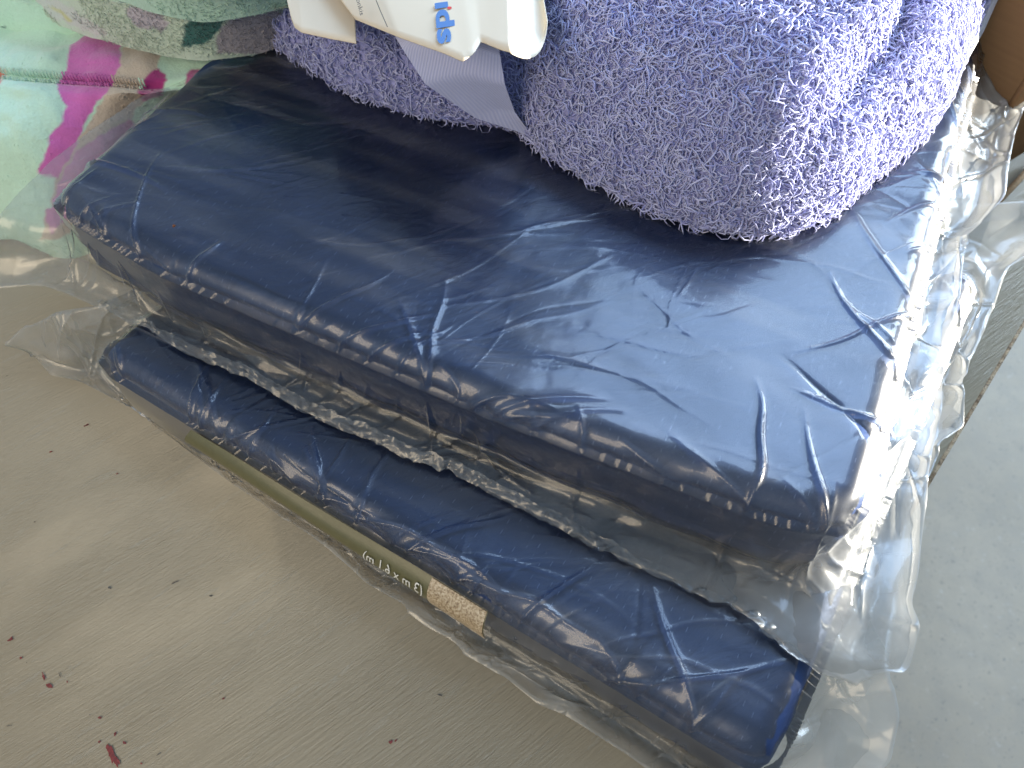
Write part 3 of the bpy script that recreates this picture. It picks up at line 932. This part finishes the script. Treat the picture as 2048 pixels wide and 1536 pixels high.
def fibres(name, pts, nr, ln, rad, parent, mat, seed, lean=0.55, curl=8.0, seg=5, side=3, cols=None):
    """curled yarn ends standing on a surface, all as one mass of small tubes"""
    r = np.random.default_rng(seed)
    n = len(pts)
    t1 = np.cross(nr, np.array([0.3, 0.5, 0.81])); t1 /= np.linalg.norm(t1, axis=1)[:, None]
    t2 = np.cross(nr, t1)
    th = r.random(n) * 2 * np.pi
    Ls = ln * (0.65 + 0.7 * r.random(n)); cv = curl * (r.random(n) - 0.5) * 2
    ups = lean * (0.35 + 1.1 * r.random(n))
    path = np.zeros((n, seg, 3)); p = pts - nr * 0.001
    ang = th.copy()
    for k in range(seg):
        path[:, k] = p
        u = k / (seg - 1)
        up = ups * (1.5 - 2.4 * u)
        d = np.cos(ang)[:, None] * t1 + np.sin(ang)[:, None] * t2 + up[:, None] * nr
        d /= np.linalg.norm(d, axis=1)[:, None]
        p = p + d * (Ls / (seg - 1))[:, None]
        ang = ang + cv / (seg - 1)
    tan = np.gradient(path, axis=1); tan /= np.linalg.norm(tan, axis=2, keepdims=True) + 1e-12
    bx = np.cross(tan, nr[:, None] + 0.01); bx /= np.linalg.norm(bx, axis=2, keepdims=True) + 1e-9
    by = np.cross(tan, bx)
    prof = np.array([0.75, 1.0, 1.05, 1.0, 1.0, 0.9, 0.45])
    prof = np.interp(np.linspace(0, 1, seg), np.linspace(0, 1, 7), prof)
    rr = rad * (0.7 + 0.6 * r.random(n))[:, None] * prof[None]
    a = np.arange(side) * 2 * np.pi / side
    V = path[:, :, None] + rr[:, :, None, None] * (np.cos(a)[None, None, :, None] * bx[:, :, None] + np.sin(a)[None, None, :, None] * by[:, :, None])
    k, s, i = np.meshgrid(np.arange(n), np.arange(seg - 1), np.arange(side), indexing='ij')
    base = k * seg * side
    i2 = (i + 1) % side
    F = np.stack([base + s * side + i, base + s * side + i2, base + (s + 1) * side + i2, base + (s + 1) * side + i], -1).reshape(-1, 4)
    me = mesh_quads(name, V.reshape(-1, 3), F)
    tone = r.random(n)
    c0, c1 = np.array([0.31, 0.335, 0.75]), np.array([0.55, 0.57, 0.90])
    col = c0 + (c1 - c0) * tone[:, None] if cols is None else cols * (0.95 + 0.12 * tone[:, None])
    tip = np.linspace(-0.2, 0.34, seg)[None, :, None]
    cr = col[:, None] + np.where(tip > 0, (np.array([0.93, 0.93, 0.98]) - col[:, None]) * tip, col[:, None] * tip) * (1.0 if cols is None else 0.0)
    set_col(me, np.repeat(cr.reshape(-1, 3), side, axis=0))
    o = obj(name, me, mat, parent)
    tag(o, kind='stuff')
    return o

# ------------------------------------------------------------------ purple plush blanket
M_PLUSH = mat_plain('plush_ground', (0.36, 0.37, 0.68), 0.95, 500, 0.6, 0.002, 0.15)
M_YARN = mat_attr('plush_yarn', 0.85, 0.35, 1500, 0.3, 0.0004, var=0.05)
M_RIB = mat_ribbon()
M_LIN = mat_plain('pale_lining', (0.60, 0.63, 0.72), 0.7, 600, 0.3, 0.0006, 0.05)
ZB = Z_UP + 0.0035

plush = tag(empty('plush_blanket', (0.12, 0.42, ZB)), 'lavender purple curly plush blanket with cream paper band, on top of the tarps', 'blanket')

LEFT_PX = [(420, -200), (462, -20), (528, 76), (620, 138), (700, 188), (800, 222), (900, 242), (990, 250), (1090, 262), (1200, 200), (1260, 0), (1200, -330), (700, -420)]
RIGHT_PX = [(950, 60), (966, 150), (996, 222), (1054, 274), (1105, 322), (1170, 356), (1270, 406), (1400, 458), (1500, 472), (1580, 468), (1670, 430), (1720, 372), (1790, 322), (1842, 278),
            (1880, 222), (1898, 160), (1925, 110), (1960, 30), (1995, -60), (2060, -300), (1800, -420), (1200, -420), (1010, -200)]

def ex_left(X, k):
    X[..., 2] += 0.004 * fbm(X, 22, 5, 2) * k
    return X
def ex_right(X, k):
    # soft ridges on the right flank, running down and to the left
    a = at(1790, 20, ZB + 0.05)[:2]; b = at(1470, 400, ZB + 0.05)[:2]
    e = (b - a) / np.linalg.norm(b - a); nrm = np.array([e[1], -e[0]])
    if nrm[0] < 0: nrm = -nrm
    q = (X[..., 0] - a[0]) * nrm[0] + (X[..., 1] - a[1]) * nrm[1]
    l = (X[..., 0] - a[0]) * e[0] + (X[..., 1] - a[1]) * e[1]
    q2 = q + 0.006 * vnoise(P3(l, l * 0, 0.3), 22, 3)
    fold = 0
    for c, wd, am in ((0.010, 0.007, -0.020), (0.026, 0.008, 0.008), (0.042, 0.007, -0.018), (0.066, 0.008, -0.014), (-0.006, 0.008, 0.006)):
        fold = fold + am * np.exp(-((q2 - c) / wd) ** 2)
    X[..., 2] += fold * np.clip(k * 1.4, 0, 1)
    X[..., 2] += 0.004 * fbm(X, 20, 8, 2) * k
    # the top slopes down towards the right flank
    X[..., 2] -= np.clip(q, 0, 0.2) * 0.42 * k
    return X
lob_l, XLb = pillow('left_fold', LEFT_PX, ZB, ZB, 0.058, 0.055, plush, M_PLUSH, 1, extra=ex_left)
lob_r, XRb = pillow('right_fold', RIGHT_PX, ZB, ZB, 0.082, 0.075, plush, M_PLUSH, 2, extra=ex_right)
p, nr = tri_sample(XLb, 17000, 1)
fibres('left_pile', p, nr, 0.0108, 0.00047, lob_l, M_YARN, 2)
p, nr = tri_sample(XRb, 43000, 3)
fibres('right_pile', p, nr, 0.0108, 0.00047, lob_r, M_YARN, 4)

# ------------------------------------------------------------------ smooth woven hem between the folds and pale lining edge
def surf_z(Xs, x, y):
    """height of a cushion mesh near x,y (nearest vertices, inverse distance)"""
    V = Xs.reshape(-1, 3)
    d = (V[None, :, 0] - x[:, None]) ** 2 + (V[None, :, 1] - y[:, None]) ** 2
    idx = np.argpartition(d, 4, axis=1)[:, :4]
    dd = np.take_along_axis(d, idx, 1) + 1e-9
    w_ = 1 / dd; w_ /= w_.sum(1, keepdims=True)
    return (V[idx, 2] * w_).sum(1)

def quad_patch(name, left_px, right_px, mat, parent, nu=40, nv=24, bulge=0.004, amp=0.0):
    a, b = resample(ats(left_px), nu), resample(ats(right_px), nu)
    t = np.linspace(0, 1, nv)[None, :, None]
    V = a[:, None] * (1 - t) + b[:, None] * t
    V[..., 2] += bulge * np.sin(np.pi * t[..., 0])
    if amp: V[..., 2] += amp * fbm(V, 60, 4, 2)
    return obj(name, mesh_quads(name, V.reshape(-1, 3), grid_faces(nu, nv)), mat, parent)

quad_patch('woven_hem', [(760, 20, ZB + .066), (800, 90, ZB + .058), (850, 168, ZB + .040), (950, 236, ZB + .016), (1050, 268, ZB + .004), (1068, 278, ZB + .001)],
           [(990, 40, ZB + .066), (1000, 110, ZB + .058), (1010, 170, ZB + .042), (1030, 225, ZB + .020), (1062, 268, ZB + .006), (1074, 280, ZB + .001)], M_RIB, plush)
quad_patch('lining_edge', [(2005, -70, ZB + .03), (1975, 0, ZB + .022), (1950, 60, ZB + .016), (1925, 110, ZB + .010), (1902, 152, ZB + .006)],
           [(2030, -70, ZB + .03), (1992, 8, ZB + .022), (1968, 62, ZB + .014), (1940, 112, ZB + .008), (1912, 160, ZB + .004)], M_LIN, plush, bulge=0.003)

# ------------------------------------------------------------------ cream paper band
M_PAPER = mat_plain('cream_paper', (0.80, 0.68, 0.52), 0.55, 260, 0.06, 0.0005)
ZP = ZB + 0.066
band = None
def paper(name, top_px, bot_px, parent, nu=60, nv=20, bulge=0.0, thick=0.0004):
    a, b = resample(ats(top_px), nu), resample(ats(bot_px), nu)
    t = np.linspace(0, 1, nv)[None, :, None]
    V = a[:, None] * (1 - t) + b[:, None] * t
    V[..., 2] += bulge * np.sin(np.pi * t[..., 0])
    o = obj(name, mesh_quads(name, V.reshape(-1, 3), grid_faces(nu, nv)), M_PAPER, parent)
    md = o.modifiers.new('thick', 'SOLIDIFY'); md.thickness = thick; md.offset = -1
    return o
zl, zm, zr = ZP - .004, ZP + .006, ZP + .012
band = paper('paper_band', [(560, -160, zl), (700, -180, zm), (860, -190, zm + .004), (960, -190, zr), (1015, -200, zr + .003)],
             [(712, 40, zl + .002), (800, 76, zm), (890, 108, zm + .004), (925, 124, zm + .005), (948, 108, zr), (962, 84, zr), (1000, 100, zr + .002), (1022, 106, zr + .003)], plush)
paper('left_flap', [(535, -160, zl - .004), (620, -165, zl - .002), (700, -170, zl - .002)], [(584, 40, zl - .010), (590, 56, zl - .010), (604, 66, zl - .009), (660, 78, zl - .007), (713, 88, zl - .005)], band)
# the curled end: turns back under itself on the right
nu, nv = 30, 24
g = np.linspace(0, 1, nu); th = np.linspace(0, 1, nv)
e0, e1 = at(1015, -200, zr + .003), at(1022, 106, zr + .003)
f0, f1 = at(1050, -210, zr - .010), at(1094, 42, zr - .006)
V = np.zeros((nu, nv, 3))
for i, gg in enumerate(g):
    s_, f_ = e0 + (e1 - e0) * gg, f0 + (f1 - f0) * gg
    m_ = (s_ + f_) / 2 + np.array([0.004, -0.003, -0.012]) * gg + np.array([0.003, 0, -0.004])
    V[i] = ((1 - th) ** 2)[:, None] * s_ + (2 * th * (1 - th))[:, None] * m_ + (th ** 2)[:, None] * f_
oc = obj('curled_end', mesh_quads('curled_end', V.reshape(-1, 3), grid_faces(nu, nv)), M_PAPER, band)
md = oc.modifiers.new('thick', 'SOLIDIFY'); md.thickness = 0.0004

M_BLUE = mat_plain('blue_ink', (0.085, 0.20, 0.46), 0.5)
M_REDI = mat_plain('red_ink', (0.72, 0.06, 0.05), 0.5)
M_BLK = mat_plain('black_ink', (0.03, 0.03, 0.03), 0.6)
def print_on(body, px0, px1, up_px, bold, mat, name, z):
    """flat lettering from pixel px0 to px1, letters' up side towards up_px"""
    me = text_mesh(body, 1.0, bold)
    co = np.zeros(len(me.vertices) * 3, dtype=np.float32); me.vertices.foreach_get('co', co); co = co.reshape(-1, 3)
    x0, x1 = co[:, 0].min(), co[:, 0].max()
    a, b = at(*px0, z), at(*px1, z)
    upv = at(px0[0] + up_px[0], px0[1] + up_px[1], z) - a
    V = a + (b - a) * ((co[:, :1] - x0) / (x1 - x0)) + upv * co[:, 1:2]
    me.vertices.foreach_set('co', V.astype(np.float32).ravel()); me.update()
    return obj(name, me, mat, band, False)
zt_ = zm + .0052
print_on('\u0131ds', (886, 4), (893, 86), (50, -7), 0.035, M_BLUE, 'brand_lettering', zt_)
c = at(899, 16, zt_); t = np.linspace(0, 2 * np.pi, 20, endpoint=False)
V = np.vstack([np.c_[c[0] + np.cos(t) * .0011, c[1] + np.sin(t) * .0012, np.full(20, c[2] + .0001)], [c + [0, 0, .0001]]])
obj('red_dot', mesh_quads('red_dot', V, np.array([[k, (k + 1) % 20, 20] for k in range(20)])), M_REDI, band, False)
print_on('onkis', (716, -2), (724, 30), (12, -4), 0.0, M_BLK, 'small_lettering', zm + .0005)
a = resample(ats([(748, -10, zm + .0022), (760, 20, zm + .0022), (775, 54, zm + .0022)]), 20)
dpx = np.array([.00018, .00005, 0])
V = np.stack([a - dpx, a + dpx], 1).reshape(-1, 3)
obj('black_rule', mesh_quads('black_rule', V, grid_faces(20, 2)), M_BLK, band, False)

# ------------------------------------------------------------------ mint fleece blanket with printed flowers
M_FLEECE = mat_attr('printed_fleece', 0.92, 0.55, 700, 0.35, 0.0012, var=0.03)
M_FLEECE_PILE = mat_attr('fleece_pile', 0.9, 0.5, 1500, 0.2, 0.0003, var=0.03)
fleece = tag(empty('fleece_blanket', (-0.32, 0.36, 0)), 'folded mint green fleece blanket with pink printed flowers, left of the tarps', 'blanket')
MINT, PINK, MAG, CREAM, LEAF, PALE, LILAC, YEL, CORAL = [np.array(c) for c in
    ((0.62, 0.88, 0.70), (0.72, 0.17, 0.53), (0.48, 0.04, 0.24), (0.68, 0.56, 0.45), (0.035, 0.16, 0.14), (0.60, 0.70, 0.56), (0.55, 0.50, 0.54), (0.62, 0.60, 0.25), (0.75, 0.28, 0.20))]
def px_of(V):
    rel = V - np.array([0, 0, CAM_H]); dep = rel @ FWD
    return 1024 + rel[:, 0] / dep * FPX, 768 - rel @ UPV / dep * FPX
def flower_print(o, base, patches, seed, soft=4.0):
    """printed patches: each a polygon on the cloth, edges feathered by the pile"""
    me = o.data
    co = np.zeros(len(me.vertices) * 3, dtype=np.float32); me.vertices.foreach_get('co', co); V = co.reshape(-1, 3).astype(float)
    x, y = px_of(V)
    x = x + 5 * fbm(V, 160, seed, 2); y = y + 5 * fbm(V, 160, seed + 3, 2)
    col = np.tile(base, (len(V), 1)) * (1 + 0.05 * fbm(V, 30, seed + 5, 2))[:, None]
    for poly, c in patches:
        d = sdf_poly(x, y, np.array(poly, float))
        w_ = np.clip(0.5 + d / soft, 0, 1)[:, None]
        col = col * (1 - w_) + c * w_
    set_col(me, col)
    nu, nv = o['grid']; del o['grid']
    p_, n_, c_ = tri_sample(V.reshape(nu, nv, 3), 9000, seed, False, (-160, 640), col)
    fibres('short_pile', p_, n_, 0.0020, 0.00020, o, M_FLEECE_PILE, seed + 40, 0.7, 1.5, 4, 3, c_)

def sheet_fold(name, crest_px, front_px, back_px, nu, nv, seed, lump, parent, hem=None):
    """a draped fold: three lines of (px,py,z): foot in front, crest, and the line where it runs back under"""
    f, c, b = resample(smooth_poly(resample(ats(front_px), 40), 3), nu), resample(smooth_poly(resample(ats(crest_px), 40), 3), nu), resample(smooth_poly(resample(ats(back_px), 40), 3), nu)
    t = np.linspace(0, 1, nv)[None, :, None]
    # rational curve foot -> crest -> back, bulging forward
    tt = t * 2
    low = f[:, None] * np.cos(np.clip(tt, 0, 1) * np.pi / 2) ** 1.0 + c[:, None] * (1 - np.cos(np.clip(tt, 0, 1) * np.pi / 2))
    s1 = np.clip(tt, 0, 1)
    A_ = f[:, None] + (c - f)[:, None] * np.concatenate([1 - np.cos(s1 * np.pi / 2), 1 - np.cos(s1 * np.pi / 2), np.sin(s1 * np.pi / 2)], -1)
    s2 = np.clip(tt - 1, 0, 1)
    B_ = c[:, None] + (b - c)[:, None] * s2
    V = np.where(tt <= 1, A_, B_)
    V[..., 2] += lump * fbm(V, 26, seed, 3)
    V[..., 1] += 0.6 * lump * fbm(V, 30, seed + 4, 2)
    if hem is not None:                                  # stitched hem: a pressed groove with a puffed band behind it
        x_, y_ = px_of(V.reshape(-1, 3))
        dy = (y_ - np.interp(x_, [p[0] for p in hem], [p[1] for p in hem])).reshape(V.shape[:2])
        g = -0.0045 * np.exp(-(dy / 7.0) ** 2) + 0.0042 * np.exp(-((dy + 42) / 26.0) ** 2) + 0.0018 * np.exp(-((dy - 26) / 14.0) ** 2)
        V[..., 1] -= 0.55 * g; V[..., 2] += 0.83 * g
    o = obj(name, mesh_quads(name, V.reshape(-1, 3), grid_faces(nu, nv)), M_FLEECE, parent)
    o['grid'] = (nu, nv)
    return o

# lowest fold, facing the camera
fa = sheet_fold('lower_fold',
    [(-220, 180, .088), (-60, 175, .092), (60, 172, .094), (160, 182, .095), (280, 190, .094), (400, 180, .092), (560, 120, .09)],
    [(-260, 470, .002), (-60, 470, .002), (40, 485, .002), (140, 520, .002), (260, 470, .002), (420, 350, .002), (620, 200, .002)],
    [(-220, 20, .094), (-60, 35, .097), (0, 44, .098), (100, 60, .099), (200, 62, .099), (400, 40, .10), (600, 0, .10)], 260, 230, 3, 0.0046, fleece, [(-60, 138), (30, 152), (140, 161), (220, 165), (290, 172)])
flower_print(fa, MINT, [
    ([(258, 70), (330, 60), (300, 190), (262, 240), (205, 290), (150, 400), (140, 470), (80, 480), (120, 330), (190, 230), (222, 160)], CREAM),
    ([(140, 90), (190, 60), (245, 80), (240, 130), (225, 170), (200, 200), (168, 250), (145, 300), (118, 360), (78, 345), (92, 300), (135, 212), (115, 175), (130, 140)], PINK),
    ([(300, 145), (312, 138), (335, 160), (322, 190), (285, 202), (275, 180)], MAG),
    ([(372, 150), (385, 140), (440, 145), (420, 175), (370, 170)], MAG),
    ([(150, 300), (260, 240), (300, 300), (150, 420), (100, 470), (95, 420)], PINK * 0.7 + LILAC * 0.3),
    ([(-30, 120), (0, 134), (12, 150), (2, 168), (-40, 170)], CORAL)], 5)
# fold behind it
fb = sheet_fold('middle_fold',
    [(-220, -20, .115), (-40, 0, .115), (60, 14, .115), (200, 20, .115), (420, 0, .115), (640, -60, .115)],
    [(-220, 50, .092), (-60, 56, .094), (0, 62, .094), (100, 78, .094), (200, 84, .094), (420, 70, .094), (640, 20, .094)],
    [(-220, -260, .12), (0, -260, .12), (300, -260, .12), (640, -260, .12)], 160, 80, 8, 0.0040, fleece)
flower_print(fb, MINT * 0.93, [([(-30, 60), (10, 50), (8, 100), (-30, 110)], LEAF)], 6)
# pale roll swooping across on top
fc = sheet_fold('upper_fold',
    [(-60, -150, .14), (70, -60, .142), (190, -10, .142), (300, 10, .142), (400, 28, .142), (480, 30, .142), (640, 0, .14)],
    [(-60, -70, .108), (50, 2, .108), (110, 42, .108), (180, 76, .108), (260, 98, .108), (350, 116, .108), (430, 122, .108), (520, 108, .108), (640, 60, .108)],
    [(-60, -200, .138), (100, -130, .138), (220, -60, .138), (320, -20, .138), (420, 4, .138), (500, 6, .138), (640, -30, .138)], 220, 90, 12, 0.0026, fleece)
flower_print(fc, PALE, [
    ([(360, 92), (376, 50), (398, 28), (452, 24), (446, 56), (420, 84), (380, 96)], LEAF),
    ([(250, 18), (300, 12), (340, 44), (320, 66), (270, 50)], LILAC),
    ([(60, -10), (110, 0), (220, 66), (190, 76), (100, 30)], LILAC * 0.6 + PALE * 0.5),
    ([(98, 12), (110, 16), (146, 42), (134, 42)], YEL),
    ([(440, 60), (470, 30), (560, 20), (560, 110), (430, 110)], LILAC * 0.75)], 7)
# topmost fold
fd = sheet_fold('top_fold',
    [(150, -120, .165), (280, -60, .165), (380, -20, .165), (480, -20, .165), (600, -60, .165)],
    [(130, -50, .140), (240, 6, .140), (300, 22, .140), (370, 38, .140), (430, 44, .140), (500, 36, .140), (620, 0, .140)],
    [(150, -300, .17), (300, -300, .17), (450, -300, .17), (600, -300, .17)], 140, 70, 16, 0.0018, fleece)
flower_print(fd, MINT * 0.80, [], 8)

# overlock stitches along the hem
M_STITCH = mat_attr('stitch_thread', 0.9, 0.3, 900, 0.3, 0.0004)
def stitches(surface, px_line, n, tall, parent, cols):
    me0 = surface.data
    co = np.zeros(len(me0.vertices) * 3, dtype=np.float32); me0.vertices.foreach_get('co', co); V0 = co.reshape(-1, 3).astype(float)
    x, y = px_of(V0)
    line = resample(np.array(px_line, float), n)
    Vs, Fs = [], []; cc = []
    for k in range(n):
        d = (x - line[k, 0]) ** 2 + (y - line[k, 1]) ** 2
        p0 = V0[np.argmin(d)] + np.array([0, -0.0010, 0.0018])
        # a small loop of thread: half ring of 7 points
        m = 7
        a_ = np.linspace(0, math.pi, m)
        pth = p0 + np.c_[np.sin(a_) * .0003 + random.uniform(-1, 1) * .0004, np.zeros(m), -np.cos(a_) * tall + np.sin(a_) * .0003]
        pth[:, 1] -= np.sin(a_) * .0012
        rr = .00055
        for q in pth:
            base = len(Vs)
            for s in range(4):
                Vs.append(q + rr * np.array([math.cos(s * math.pi / 2), 0.4 * math.sin(s * math.pi / 2), 0.7 * math.sin(s * math.pi / 2)])); cc.append(cols(line[k, 0]))
        b0 = len(Vs) - 4 * m
        for i in range(m - 1):
            for s in range(4):
                Fs.append([b0 + i * 4 + s, b0 + i * 4 + (s + 1) % 4, b0 + (i + 1) * 4 + (s + 1) % 4, b0 + (i + 1) * 4 + s])
    me = mesh_quads('hem_stitching', np.array(Vs), np.array(Fs))
    set_col(me, np.array(cc))
    o = obj('hem_stitching', me, M_STITCH, parent)
    tag(o, kind='stuff')
thread = lambda x: PINK * 0.85 if 125 < x < 228 else (CREAM * 0.8 if 228 <= x < 280 else MINT * 0.88)
stitches(fa, [(-60, 132), (30, 146), (140, 156), (220, 160), (290, 168)], 54, .0026, fa, thread)
stitches(fa, [(-60, 146), (30, 160), (140, 168), (220, 172), (290, 178)], 66, .0009, fa, thread)

# ------------------------------------------------------------------ cardboard box at the back right
cb0, cb1 = at(1940, 410, 0), at(2110, 300, 0)
bd = (cb1 - cb0)[:2]; bd /= np.linalg.norm(bd); bn = np.array([-bd[1], bd[0]])
if bn[1] < 0: bn = -bn
b0 = cb0[:2] + bn * 0.012; b1 = b0 + bd * 0.40
box = tag(empty('cardboard_box', (*((b0 + b1) / 2 + bn * 0.12), 0)), 'brown cardboard box behind the tarps at the back right', 'box')
T_ = 0.004
slab('front_panel', [b0, b1, b1 + bn * T_, b0 + bn * T_], 0.0006, 0.22, M_CARD, box)
slab('side_panel', [b0 + bn * T_ * 1.05, b0 + bn * T_ * 1.05 + bd * T_, b0 + bd * T_ + bn * 0.25, b0 + bn * 0.25], 0.0006, 0.22, M_CARD, box)
slab('side_panel', [b1 + bn * T_ * 1.05 - bd * T_, b1 + bn * T_ * 1.05, b1 + bn * 0.25, b1 - bd * T_ + bn * 0.25], 0.0006, 0.22, M_CARD, box)
slab('back_panel', [b0 + bn * 0.2505, b1 + bn * 0.2505, b1 + bn * 0.2545, b0 + bn * 0.2545], 0.0006, 0.22, M_CARD, box)
M_CARDL = mat_plain('cardboard_cut_edge', (0.46, 0.31, 0.17), 0.8, 400, 0.3, 0.0005, 0.2)
f0 = at(1990, 402, 0.006)[:2]; f1 = at(2075, 312, 0.006)[:2]
fv = np.array([f1[1] - f0[1], f0[0] - f1[0]]); fv /= np.linalg.norm(fv)
slab('flap', [f0, f1, f1 + fv * 0.004, f0 + fv * 0.004], 0.003, 0.0075, M_CARDL, box)

# ------------------------------------------------------------------ a crumb of rust on the upper bag
c = at(348, 452, Z_UP + 0.004)
t = np.linspace(0, 2 * np.pi, 8, endpoint=False)
V = np.vstack([np.c_[c[0] + np.cos(t) * .0009 * (1 + .3 * np.sin(3 * t)), c[1] + np.sin(t) * .0011, np.full(8, c[2])], [c + [0, 0, .0012]], [c - [0, 0, .0006]]])
F = np.array([[k, (k + 1) % 8, 8] for k in range(8)] + [[(k + 1) % 8, k, 9] for k in range(8)])
tag(obj('rust_crumb', mesh_quads('rust_crumb', V, F), mat_plain('rust', (0.22, 0.075, 0.03), 0.9), None, False), 'tiny reddish brown crumb on the upper bag near its left end', 'crumb')
